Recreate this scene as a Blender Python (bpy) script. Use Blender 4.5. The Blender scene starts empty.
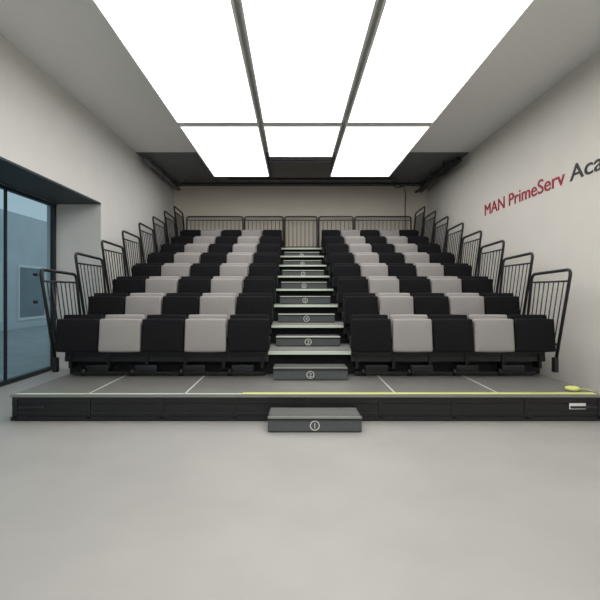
import bpy, bmesh, math, random
from mathutils import Vector, Matrix
random.seed(3)
S=bpy.context.scene
try: S.view_settings.view_transform='Standard'
except Exception: pass
# ---------------------------------------------------------------- materials
def lin(c): 
    c=c/255.
    return c/12.92 if c<=.04045 else ((c+.055)/1.055)**2.4
def rgb(r,g,b): return (lin(r),lin(g),lin(b),1)
def mat(name,col,rough=.6,metal=0,noise=0,scale=8,bump=0,bscale=200,emit=0,spec=.5,stretch=None):
    m=bpy.data.materials.new(name); m.use_nodes=True
    nt=m.node_tree; b=nt.nodes['Principled BSDF']
    b.inputs['Base Color'].default_value=col
    b.inputs['Roughness'].default_value=rough
    b.inputs['Metallic'].default_value=metal
    b.inputs['Specular IOR Level'].default_value=spec
    tc=nt.nodes.new('ShaderNodeTexCoord'); mp=nt.nodes.new('ShaderNodeMapping')
    nt.links.new(tc.outputs['Object'],mp.inputs[0])
    if stretch: mp.inputs['Scale'].default_value=stretch
    if noise:
        n=nt.nodes.new('ShaderNodeTexNoise'); n.inputs['Scale'].default_value=scale; n.inputs['Detail'].default_value=4
        nt.links.new(mp.outputs[0],n.inputs['Vector'])
        r=nt.nodes.new('ShaderNodeValToRGB')
        r.color_ramp.elements[0].position=.3; r.color_ramp.elements[1].position=.7
        r.color_ramp.elements[0].color=tuple(x*(1-noise) for x in col[:3])+(1,)
        r.color_ramp.elements[1].color=tuple(min(1,x*(1+noise)) for x in col[:3])+(1,)
        nt.links.new(n.outputs['Fac'],r.inputs[0]); nt.links.new(r.outputs[0],b.inputs['Base Color'])
    if bump:
        n2=nt.nodes.new('ShaderNodeTexNoise'); n2.inputs['Scale'].default_value=bscale
        nt.links.new(mp.outputs[0],n2.inputs['Vector'])
        bp=nt.nodes.new('ShaderNodeBump'); bp.inputs['Strength'].default_value=bump; bp.inputs['Distance'].default_value=.01
        nt.links.new(n2.outputs['Fac'],bp.inputs['Height']); nt.links.new(bp.outputs[0],b.inputs['Normal'])
    if emit:
        b.inputs['Emission Color'].default_value=col if isinstance(emit,(int,float)) else emit[1]
        b.inputs['Emission Strength'].default_value=emit if isinstance(emit,(int,float)) else emit[0]
    return m
M={}
M['wall']=mat('wall_paint',rgb(220,219,215),.85,noise=.02,scale=2,bump=.05)
M['wallr']=mat('wall_paint_warm',rgb(220,216,209),.85,noise=.02,scale=2,bump=.05)
M['wallb']=mat('wall_paint_back',rgb(226,217,204),.85,noise=.02,scale=2,bump=.05)
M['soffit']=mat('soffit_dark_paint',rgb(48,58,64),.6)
M['floor']=mat('floor_screed',rgb(160,158,154),.45,noise=.06,scale=1.5,bump=.03,bscale=40)
M['ceilw']=mat('ceiling_white_plaster',rgb(238,238,236),.9,noise=.01)
M['ceild']=mat('ceiling_dark_paint',rgb(110,112,112),.9,noise=.08,scale=3)
M['light']=mat('luminous_panel',(1,1,1,1),.5,emit=(2.9,(1,.99,.97,1)))
M['black']=mat('black_powder_coat',rgb(23,23,25),.45,noise=.1,scale=6)
M['blackm']=mat('black_matte_board',rgb(22,22,25),.8,noise=.15,scale=5)
M['steel']=mat('dark_steel',rgb(56,58,62),.4,metal=.6)
M['alu']=mat('aluminium_nosing',rgb(150,153,148),.35,metal=.6)
M['deck']=mat('deck_grey_laminate',rgb(110,109,105),.5,noise=.14,scale=6,stretch=(1,8,1))
M['tread']=mat('tread_grey_carpet',rgb(108,108,106),.8,noise=.1,scale=40)
M['riser']=mat('step_riser_grey',rgb(84,88,90),.6,noise=.06,scale=20)
M['led']=mat('photoluminescent_strip',rgb(194,204,190),.5,emit=(.1,rgb(214,230,205)))
M['yellow']=mat('yellow_tape',rgb(206,210,128),.5)
M['seam']=mat('white_line_tape',rgb(205,205,198),.6)
M['fabd']=mat('fabric_black',rgb(25,25,28),.95,noise=.15,scale=30,bump=.3,bscale=350,spec=.2)
M['fabl']=mat('fabric_light_grey',rgb(158,154,152),.95,noise=.04,scale=60,bump=.3,bscale=350,spec=.2)
M['plast']=mat('black_plastic',rgb(20,20,22),.5)
M['white']=mat('white_print',rgb(232,232,228),.6)
M['red']=mat('red_lettering',rgb(160,22,52),.5)
M['blk']=mat('black_lettering',rgb(30,28,30),.5)
M['frame']=mat('window_frame_anthracite',rgb(40,48,55),.4,metal=.3)
M['ext']=mat('exterior_render',rgb(204,210,212),.9,noise=.05,scale=1)
M['extd']=mat('exterior_dark',rgb(130,142,148),.8,noise=.1,scale=1)
M['extg']=mat('exterior_paving',rgb(164,170,172),.9,noise=.1,scale=2)
g=bpy.data.materials.new('tinted_glass'); g.use_nodes=True; nt=g.node_tree; nt.nodes.clear()
o=nt.nodes.new('ShaderNodeOutputMaterial'); t=nt.nodes.new('ShaderNodeBsdfTransparent'); t.inputs[0].default_value=rgb(202,218,222)
gl=nt.nodes.new('ShaderNodeBsdfGlossy'); gl.inputs['Roughness'].default_value=.02
lw=nt.nodes.new('ShaderNodeLayerWeight'); lw.inputs[0].default_value=.25
mu=nt.nodes.new('ShaderNodeMath'); mu.operation='MULTIPLY'; mu.inputs[1].default_value=.6
nt.links.new(lw.outputs['Fresnel'],mu.inputs[0])
mx=nt.nodes.new('ShaderNodeMixShader'); nt.links.new(mu.outputs[0],mx.inputs[0]); nt.links.new(t.outputs[0],mx.inputs[1]); nt.links.new(gl.outputs[0],mx.inputs[2]); nt.links.new(mx.outputs[0],o.inputs[0])
M['glass']=g
# ---------------------------------------------------------------- mesh builder
class MB:
    def __init__(s): s.v=[];s.f=[];s.mi=[];s.sm=[];s.mats=[]
    def m(s,k):
        if k not in s.mats: s.mats.append(k)
        return s.mats.index(k)
    def add(s,vs,fs,k,smooth=False):
        o=len(s.v); s.v+= [tuple(v) for v in vs]
        i=s.m(k)
        for f in fs: s.f.append([o+a for a in f]); s.mi.append(i); s.sm.append(smooth)
    def box(s,x0,x1,y0,y1,z0,z1,k):
        vs=[(x,y,z) for z in(z0,z1) for y in(y0,y1) for x in(x0,x1)]
        s.add(vs,[(0,2,3,1),(4,5,7,6),(0,1,5,4),(2,6,7,3),(0,4,6,2),(1,3,7,5)],k)
    def rbox(s,c,d,k,bev=.02,seg=3,rx=0,taper=1,crown=0):
        bm=bmesh.new(); bmesh.ops.create_cube(bm,size=1)
        for v in bm.verts:
            v.co=Vector((v.co.x*d[0],v.co.y*d[1],v.co.z*d[2]))
            if v.co.z>0: v.co.x*=taper
        bmesh.ops.bevel(bm,geom=list(bm.edges),offset=bev,segments=seg,profile=.6,affect='EDGES')
        if crown:
            bmesh.ops.subdivide_edges(bm,edges=[e for e in bm.edges if e.calc_length()>.15],cuts=4,use_grid_fill=True)
            for v in bm.verts:
                fx=1-(2*v.co.x/d[0])**2; fz=1-(2*v.co.z/d[2])**2
                v.co.y+= (-1 if v.co.y<0 else 1)*crown*max(0,fx)*max(0,fz)
                v.co.z+= crown*.5*max(0,fx)*(1 if v.co.z>0 else -1)
        R=Matrix.Rotation(rx,3,'X'); C=Vector(c)
        vs=[R@v.co+C for v in bm.verts]; bm.verts.index_update(); fs=[[v.index for v in f.verts] for f in bm.faces]
        s.add(vs,fs,k,True); bm.free()
    def tube(s,pts,r,k,n=8,closed=False):
        pts=[Vector(p) for p in pts]; N=len(pts); rings=[]
        up=None
        for i,p in enumerate(pts):
            a=pts[(i-1)%N] if (i>0 or closed) else None
            b=pts[(i+1)%N] if (i<N-1 or closed) else None
            t=((p-a).normalized() if a is not None else Vector())+((b-p).normalized() if b is not None else Vector())
            t.normalize()
            if up is None:
                up=Vector((0,0,1)) if abs(t.z)<.9 else Vector((1,0,0))
            u=(up-t*up.dot(t)).normalized(); up=u; w=t.cross(u)
            rings.append([p+(u*math.cos(q)+w*math.sin(q))*r for q in [2*math.pi*j/n for j in range(n)]])
        vs=[v for rg in rings for v in rg]; fs=[]
        for i in range(N if closed else N-1):
            for j in range(n):
                a=i*n+j;b=i*n+(j+1)%n;c=((i+1)%N)*n+(j+1)%n;d=((i+1)%N)*n+j
                fs.append((a,b,c,d))
        if not closed: fs+= [tuple(range(n))[::-1],tuple((N-1)*n+j for j in range(n))]
        s.add(vs,fs,k,True)
    def disc(s,c,r0,r1,k,n=24):
        vs=[];fs=[]
        for j in range(n):
            q=2*math.pi*j/n
            vs+=[(c[0]+r0*math.cos(q),c[1],c[2]+r0*math.sin(q)),(c[0]+r1*math.cos(q),c[1],c[2]+r1*math.sin(q))]
        for j in range(n):
            a=2*j;b=2*((j+1)%n); fs.append((a,a+1,b+1,b))
        s.add(vs,fs,k)
    def mesh(s,name):
        me=bpy.data.meshes.new(name); me.from_pydata(s.v,[],s.f)
        for k in s.mats: me.materials.append(M[k])
        for p,i,sm in zip(me.polygons,s.mi,s.sm): p.material_index=i; p.use_smooth=sm
        me.update(); 
        bm=bmesh.new(); bm.from_mesh(me); bmesh.ops.recalc_face_normals(bm,faces=bm.faces); bm.to_mesh(me); bm.free()
        return me
    def obj(s,name,loc=(0,0,0)):
        return put(s.mesh(name),name,loc)
def put(me,name,loc=(0,0,0)):
    o=bpy.data.objects.new(name,me); o.location=loc; S.collection.objects.link(o); return o
def fillet(pts,r,n=5):
    out=[Vector(pts[0])]
    for i in range(1,len(pts)-1):
        p=Vector(pts[i]);a=(Vector(pts[i-1])-p).normalized();b=(Vector(pts[i+1])-p).normalized()
        A=p+a*r;B=p+b*r
        for j in range(n+1):
            t=j/n; out.append(A*(1-t)**2+p*2*t*(1-t)+B*t*t)
    out.append(Vector(pts[-1])); return out
def text_mesh(txt,size,k,ext=.004,align='LEFT',bold=0,sp=1):
    cu=bpy.data.curves.new('t','FONT'); cu.body=txt; cu.size=size; cu.extrude=ext; cu.align_x=align; cu.offset=bold; cu.space_character=sp
    o=bpy.data.objects.new('t',cu); S.collection.objects.link(o); bpy.context.view_layer.update()
    me=bpy.data.meshes.new_from_object(o.evaluated_get(bpy.context.evaluated_depsgraph_get()))
    bpy.data.objects.remove(o); me.materials.clear(); me.materials.append(M[k]); return me
# ---------------------------------------------------------------- room
XL,XR,YB,YF,H=-3.72,3.81,13.6,-4.0,4.57
JY,WZ,WX=8.45,3.07,-4.62
b=MB(); b.box(WX-.1,XR+.2,YF-.2,YB+.2,-.1,0,'floor'); b.obj('floor')
b=MB(); b.box(WX-.1,XR+.2,YB,YB+.2,0,H,'wallb'); b.obj('wall_back')
b=MB(); b.box(XR,XR+.2,YF,YB,0,H,'wallr'); b.obj('wall_right')
b=MB(); b.box(WX-.1,XR+.2,YF-.2,YF,0,H,'wall'); b.obj('wall_front')
b=MB(); b.box(WX-.1,XL,JY,YB,0,H,'wall'); b.box(WX-.1,XL,YF,JY,WZ,H,'wall'); b.obj('wall_left')
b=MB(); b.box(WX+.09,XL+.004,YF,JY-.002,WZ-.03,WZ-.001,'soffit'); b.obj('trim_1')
b=MB(); b.box(WX-.1,XR+.2,YF-.2,10.3,H,H+.15,'ceilw'); b.box(WX-.1,XR+.2,10.3,YB+.2,H,H+.15,'ceild'); b.obj('ceiling')
b=MB(); b.box(XR-.015,XR,YF,YB-.02,0,.08,'wall'); b.obj('baseboard_right')
def lpanel(x0,x1,y0,y1):
    b=MB(); z=H-.14
    b.box(x0+.03,x1-.03,y0+.03,y1-.03,z+.012,z+.03,'light')
    for q in ((x0,x1,y0,y0+.03),(x0,x1,y1-.03,y1),(x0,x0+.03,y0+.03,y1-.03),(x1-.03,x1,y0+.03,y1-.03)): b.box(*q,z,H-.001,'ceilw')
    b.obj('ceiling_light_panel')
lpanel(-2.25,-.78,8.3,11.95); lpanel(.78,2.35,8.3,11.95)
lpanel(-.72,.72,8.3,10.2)
for a in (4.4,.5,-3.4):
    lpanel(-2.25,-.78,a,a+3.75); lpanel(-.72,.72,a,a+3.75); lpanel(.78,2.35,a,a+3.75)
b=MB()
b.box(-.72,.72,10.3,11.9,H-.16,H-.001,'ceild'); b.box(-.66,.66,10.4,11.8,H-.2,H-.16,'steel')
b.obj('ceiling_service_hatch')
b=MB()
for y,x0,x1 in ((12.25,-1.9,2.6),(12.8,-3.3,3.4)):
    b.box(x0,x1,y,y+.06,H-.14,H-.08,'steel')
    x=x0+.1
    while x<x1: b.tube([(x,y+.03,H-.09),(x,y+.03,H-.001)],.012,'steel',6); x+=.9
b.obj('ceiling_cable_tray')
b=MB()
b.tube([(-3.55,10.4,H-.12),(-3.55,13.5,H-.12)],.05,'ceild',12); b.tube([(3.6,10.4,H-.14),(3.6,13.5,H-.14)],.07,'steel',12)
b.tube([(3.45,10.4,H-.2),(3.45,13.5,H-.2)],.03,'black',10)
for y in (11,12,13):
    b.tube([(-3.55,y,H-.12),(-3.55,y,H-.001)],.012,'steel',6);b.tube([(3.6,y,H-.12),(3.6,y,H-.001)],.012,'steel',6);b.tube([(3.45,y,H-.2),(3.45,y,H-.001)],.012,'steel',6)
b.obj('ceiling_pipes')
b=MB()
b.tube(fillet([(2.5,12.34,H-.14),(2.6,12.45,H-.32),(2.9,12.7,H-.2),(3.1,13.3,H-.3),(3.15,13.57,H-.6),(3.15,13.57,2.75)],.12),.014,'black',6)
b.obj('hanging_cable')
# ---------------------------------------------------------------- window + exterior
b=MB()
x0,x1=WX,WX+.08
b.box(x0,x1,YF,JY,0,.07,'frame'); b.box(x0,x1,YF,JY,WZ-.08,WZ-.031,'frame')
for y in [JY-.07,5.6,3.9,2.3,.7,-.9,-2.5,YF+.02]: b.box(x0,x1,y,y+.06,.07,WZ-.08,'frame')
b.add([(x0+.04,YF,.05),(x0+.04,JY-.02,.05),(x0+.04,JY-.02,WZ-.06),(x0+.04,YF,WZ-.06)],[(0,1,2,3)],'glass')
for y in (7.0,): b.box(x0+.02,x0+.06,y,y+.03,.07,WZ-.08,'frame')
for z in (1.25,1.72):
    b.tube([(x0+.02,7.82,z),(x0+.08,7.82,z)],.028,'black',12)
b.obj('window_1')
b=MB(); b.box(-14,WX-.12,YF-6,40,-.12,-.02,'extg'); b.obj('exterior_paving')
b=MB(); b.box(-11.4,-11,-8,34,-.019,4.5,'ext')
for y in range(-6,32,3):
    b.box(-11,-10.97,y,y+1.8,.4,2.4,'extd'); b.box(-11,-10.95,y-.08,y,.3,2.5,'white');b.box(-11,-10.95,y+1.8,y+1.88,.3,2.5,'white');b.box(-11,-10.95,y,y+1.8,2.4,2.5,'white');b.box(-11,-10.95,y,y+1.8,.3,.4,'white')
b.obj('exterior_building')
# ---------------------------------------------------------------- seating structure
HW=3.25; DZ=.61; P=.93; R=.29; NR=8; DY=6.2; PZ=.29; PY=5.03; AX=.06
b=MB()
b.box(-HW,HW,PY,DY+.1,PZ-.03,PZ,'deck')
b.box(-HW-.012,HW+.012,PY-.02,PY,PZ-.025,PZ+.004,'alu')
b.box(-HW,HW,PY-.004,PY+.02,.01,PZ-.025,'black')
b.box(-HW,HW,PY-.012,PY-.004,.085,.1,'steel'); 
b.box(-HW,HW,PY-.01,PY-.004,.19,.2,'blackm')
b.box(-HW-.01,HW+.01,PY-.014,PY-.004,.006,.05,'black')
for i in range(9):
    x=-HW+.02+i*(2*HW-.08)/8; b.box(x,x+.04,PY-.014,PY-.004,.03,PZ-.05,'black')
for s in (-1,1):
    b.box(s*HW-.02,s*HW+.02,PY+.03,DY,.03,PZ-.03,'black')
    b.rbox((s*(HW-.22),PY-.01,.155),(.3,.02,.03),'steel',.005,2)
for x in (-2.6,-1.3,1.3,2.6):
    b.tube([(x-.03,PY+.14,.05),(x+.03,PY+.14,.05)],.05,'plast',12)
for x in (-2.43,-1.36,.98,2.13): b.box(x-.009,x+.009,PY+.02,DY,PZ,PZ+.002,'seam')
b.box(-.72,3.2,PY+.02,PY+.1,PZ,PZ+.003,'yellow'); b.box(-HW+.02,-.72,PY+.02,PY+.06,PZ,PZ+.002,'led')
b.box(2.87,3.05,PY-.018,PY-.014,.135,.2,'white')
for i in range(NR):
    y=DY+P*i; z=DZ+R*i; ye=y+P+.02 if i<NR-1 else YB-.05
    b.box(-HW,HW,y,ye,z-.035,z,'deck')
    b.box(-HW,AX-.56,y-.012,y,z-.07,z+.002,'black'); b.box(AX+.56,HW,y-.012,y,z-.07,z+.002,'black')
    b.box(AX-.56,AX+.56,y-.03,y,z-.035,z+.003,'led')
    b.box(AX-.55,AX+.55,y,ye,z,z+.004,'tread')
    zb=(PZ if i==0 else z-R)
    b.box(-HW,HW,y+.12,y+.14,zb,z-.035,'blackm')
    for s0,s1 in ((-HW,AX-.56),(AX+.56,HW)):
        b.box(s0,s1,y-.02,y+.04,z-.13,z-.07,'steel')
        n=6
        for j in range(n):
            x=s0+.08+j*(s1-s0-.16)/(n-1)
            b.box(x-.02,x+.02,y-.04,y+.1,z-.22,z-.035,'black')
    for s in (-1,1):
        b.box(s*(HW-.03)-.03,s*(HW-.03)+.03,y+.15,y+.21,0,z-.035,'black')
        b.box(s*(HW-.03)-.03,s*(HW-.03)+.03,y+.02,ye,z-.12,z-.035,'black')
        if i>0: b.tube([(s*(HW-.03),y+.18,.1),(s*(HW-.03),y+.18-P,z-R-.1)],.015,'steel',6)
        b.box(s*(HW-.05)-.04,s*(HW-.05)+.04,y+.1,y+.8,0.0,.08,'black')
for s0,s1 in ((-HW+.15,AX-.6),(AX+.6,HW-.15)):
    b.box(s0,s1,DY-.06,DY-.02,PZ+.02,PZ+.06,'black')
    for j in range(4):
        x=s0+.3+j*(s1-s0-.6)/3
        b.rbox((x,DY-.03,PZ+.1),(.3,.05,.1),'steel' if j%2 else 'black',.01,2)
        b.tube([(x-.2,DY-.05,PZ+.055),(x-.15,DY-.05,PZ+.055)],.05,'plast',12)
b.obj('telescopic_seating_stand')
# ---------------------------------------------------------------- aisle steps
w=.475
for i in range(NR+1):
    if i==0: y0,y1,zb,zt=4.62,PY-.021,0,.155
    else:
        y1=DY+P*(i-1)-.031; y0=y1-.32; zb=PZ if i==1 else DZ+R*(i-2)+.005; zt=(.45 if i==1 else zb+R/2)
    h=zt-zb; b=MB()
    b.box(-w,w,0,.015,.012,h-.03,'riser'); b.box(-w,-w+.015,.015,y1-y0,0,h-.02,'black'); b.box(w-.015,w,.015,y1-y0,0,h-.02,'black')
    b.box(-w,w,-.01,y1-y0,h-.03,h-.004,'steel'); b.box(-w+.01,w-.01,.035,y1-y0-.005,h-.004,h,'tread')
    b.box(-w,w,-.014,.03,h-.012,h+.002,'alu' if i<2 else 'led')
    b.box(-w+.02,w-.02,.0,.05,0,.012,'black')
    r=min(.05,h*.36); b.disc((0,-.003,h*.45),r*.82,r,'white')
    for j in range(6): 
        b.box(-w+.01,w-.01,.05+j*.045,.056+j*.045,h,h+.002,'steel')
    o=b.obj('aisle_step',(AX,y0,zb))
    me=text_mesh(str(i+1),r*1.5,'white',.001,'CENTER'); t=put(me,'number_label',(0,-.004,h*.45-r*.52)); t.rotation_euler=(math.pi/2,0,0); t.parent=o
# ---------------------------------------------------------------- seats
def seat_mesh(k,w):
    b=MB(); w2=w-.016
    b.rbox((0,.075,.235),(w2,.11,.43),k,.028,3,rx=math.radians(-5),taper=.98,crown=.01)
    b.rbox((0,.215,.30),(w2-.01,.075,.40),k,.026,3,rx=math.radians(-9),taper=.98,crown=.008)
    b.rbox((0,.262,.285),(w2-.02,.02,.36),'plast',.008,2,rx=math.radians(-9))
    for s in (-1,1):
        b.rbox((s*(w/2-.008),.17,.13),(.012,.16,.16),'plast',.005,1)
        b.box(s*(w/2-.05)-.02,s*(w/2-.05)+.02,.19,.27,-.0,.16,'plast')
        b.tube([(s*(w/2-.002),.14,.1),(s*(w/2-.03),.14,.1)],.03,'plast',10)
    b.tube([(-w/2+.01,.15,.05),(w/2-.01,.15,.05)],.02,'plast',8)
    b.box(-w/2+.03,w/2-.03,.17,.3,0,.012,'plast')
    return b.mesh('auditorium_seat_'+k)
sp=[(-HW-.03,AX-.53),(AX+.54,HW+.03)]
for si,(a,c) in enumerate(sp):
    w5=(c-a)/5; ml={k:seat_mesh(k,w5) for k in('fabd','fabl')}
    for i in range(NR):
        for j in range(5):
            k='fabl' if j in(1,3) else 'fabd'
            o=put(ml[k],'auditorium_seat',(a+w5*(j+.5),DY-.25+P*i,DZ+R*i+.003))
# ---------------------------------------------------------------- side rails
def side_rail(sx):
    b=MB()
    def X(z): return sx*(.05+.08*z)
    f=lambda y,z:(X(z),y+(-.16*(z/1.08) if y<.4 else -.05*(z/1.08)),z)
    y0,y1=.0,.84
    hoop=fillet([f(y0,-.2),f(y0,1.1),f(y1,1.07),f(y1,.0)],.09)
    b.tube(hoop,.021,'black',10)
    def bar(z,r=.013):
        p=Vector(f(y0,z));q=Vector(f(y1,z)); b.tube([p,q],r,'black',8); return p,q
    p0,q0=bar(.95); p1,q1=bar(.12)
    for j in range(1,8):
        t=j/8; b.tube([p1.lerp(q1,t),p0.lerp(q0,t)],.0085,'black',6)
    for (yy,za,zc) in ((0,-.24,-.05),(y1,-.1,.06)):
        b.box(min(-.003*sx,sx*.05),max(-.003*sx,sx*.05),yy-.035,yy+.035,za,zc,'black')
    return b.mesh('side_guard_rail')
for sx in(-1,1):
    me=side_rail(sx)
    for i in range(NR): put(me,'side_guard_rail',(sx*(HW+.004),DY-.2+P*i,DZ+R*i))
zb=DZ+R*7
xs=[-3.32,-1.62,-.5+AX,.5+AX,1.62,3.32]
for a,c in zip(xs[:-1],xs[1:]):
    b=MB(); W=c-a-.03
    b.tube(fillet([(0.02,0,0),(0.02,0,.99),(W,0,.99),(W,0,0)],.08),.021,'black',10)
    b.tube([(.02,0,.1),(W,0,.1)],.013,'black',8); b.tube([(.02,0,.88),(W,0,.88)],.011,'black',8)
    n=int(W/.115)
    for j in range(1,n): b.tube([(.02+(W-.02)*j/n,0,.1),(.02+(W-.02)*j/n,0,.88)],.0085,'black',6)
    for x in (.02,W): b.box(x-.04,x+.04,-.04,.04,0,.012,'black')
    b.obj('back_guard_rail',(a,13.44,zb+.005))
# ---------------------------------------------------------------- tape roll
b=MB(); b.tube([(.055*math.cos(q),.055*math.sin(q),.025) for q in [2*math.pi*i/24 for i in range(24)]],.022,'yellow',8,closed=True)
b.tube(fillet([(.075,0,.02),(.16,.03,.012),(.2,-.06,.006)],.04),.006,'yellow',5)
b.obj('yellow_tape_roll',(3.03,5.22,PZ+.003))
# ---------------------------------------------------------------- wall lettering
e=bpy.data.objects.new('wall_lettering',None); S.collection.objects.link(e); e.location=(XR,9.47,3.0)
def fit(txt,k,y0,length,h):
    me=text_mesh(txt,1,k,.003,bold=0)
    xs=[v.co.x for v in me.vertices]
    mnx,mxx=min(xs),max(xs); fx=length/(mxx-mnx); capH=.73
    V=[((v.co.x-mnx)*fx,v.co.y*h/capH,v.co.z) for v in me.vertices]; F=[list(p.vertices) for p in me.polygons]
    b=MB()
    for q,(dx,dz) in enumerate(((-.005,0),(.005,0),(0,.003))): b.add([(x+dx,y+dz,z+q*.0004) for x,y,z in V],F,k)
    o=b.obj('letters_'+k,(-.005,-(9.47-y0),0)); o.rotation_euler=(math.pi/2,0,-math.pi/2); o.parent=e; return o
fit('MAN PrimeServ','red',9.47,2.79,.235)
fit('Academy','blk',6.55,1.75,.235)
# ---------------------------------------------------------------- world, camera
W=bpy.data.worlds.new('sky'); S.world=W; W.use_nodes=True
W.node_tree.nodes['Background'].inputs[0].default_value=(.62,.76,.85,1); W.node_tree.nodes['Background'].inputs[1].default_value=.85
cd=bpy.data.cameras.new('camera'); cam=bpy.data.objects.new('camera',cd); S.collection.objects.link(cam)
cam.location=(-.15,0,1.42); cam.rotation_euler=(math.pi/2,0,0)
cd.sensor_width=36; cd.lens=457/600*36; cd.shift_x=6/600; cd.shift_y=-8/600; cd.clip_start=.05
S.camera=cam
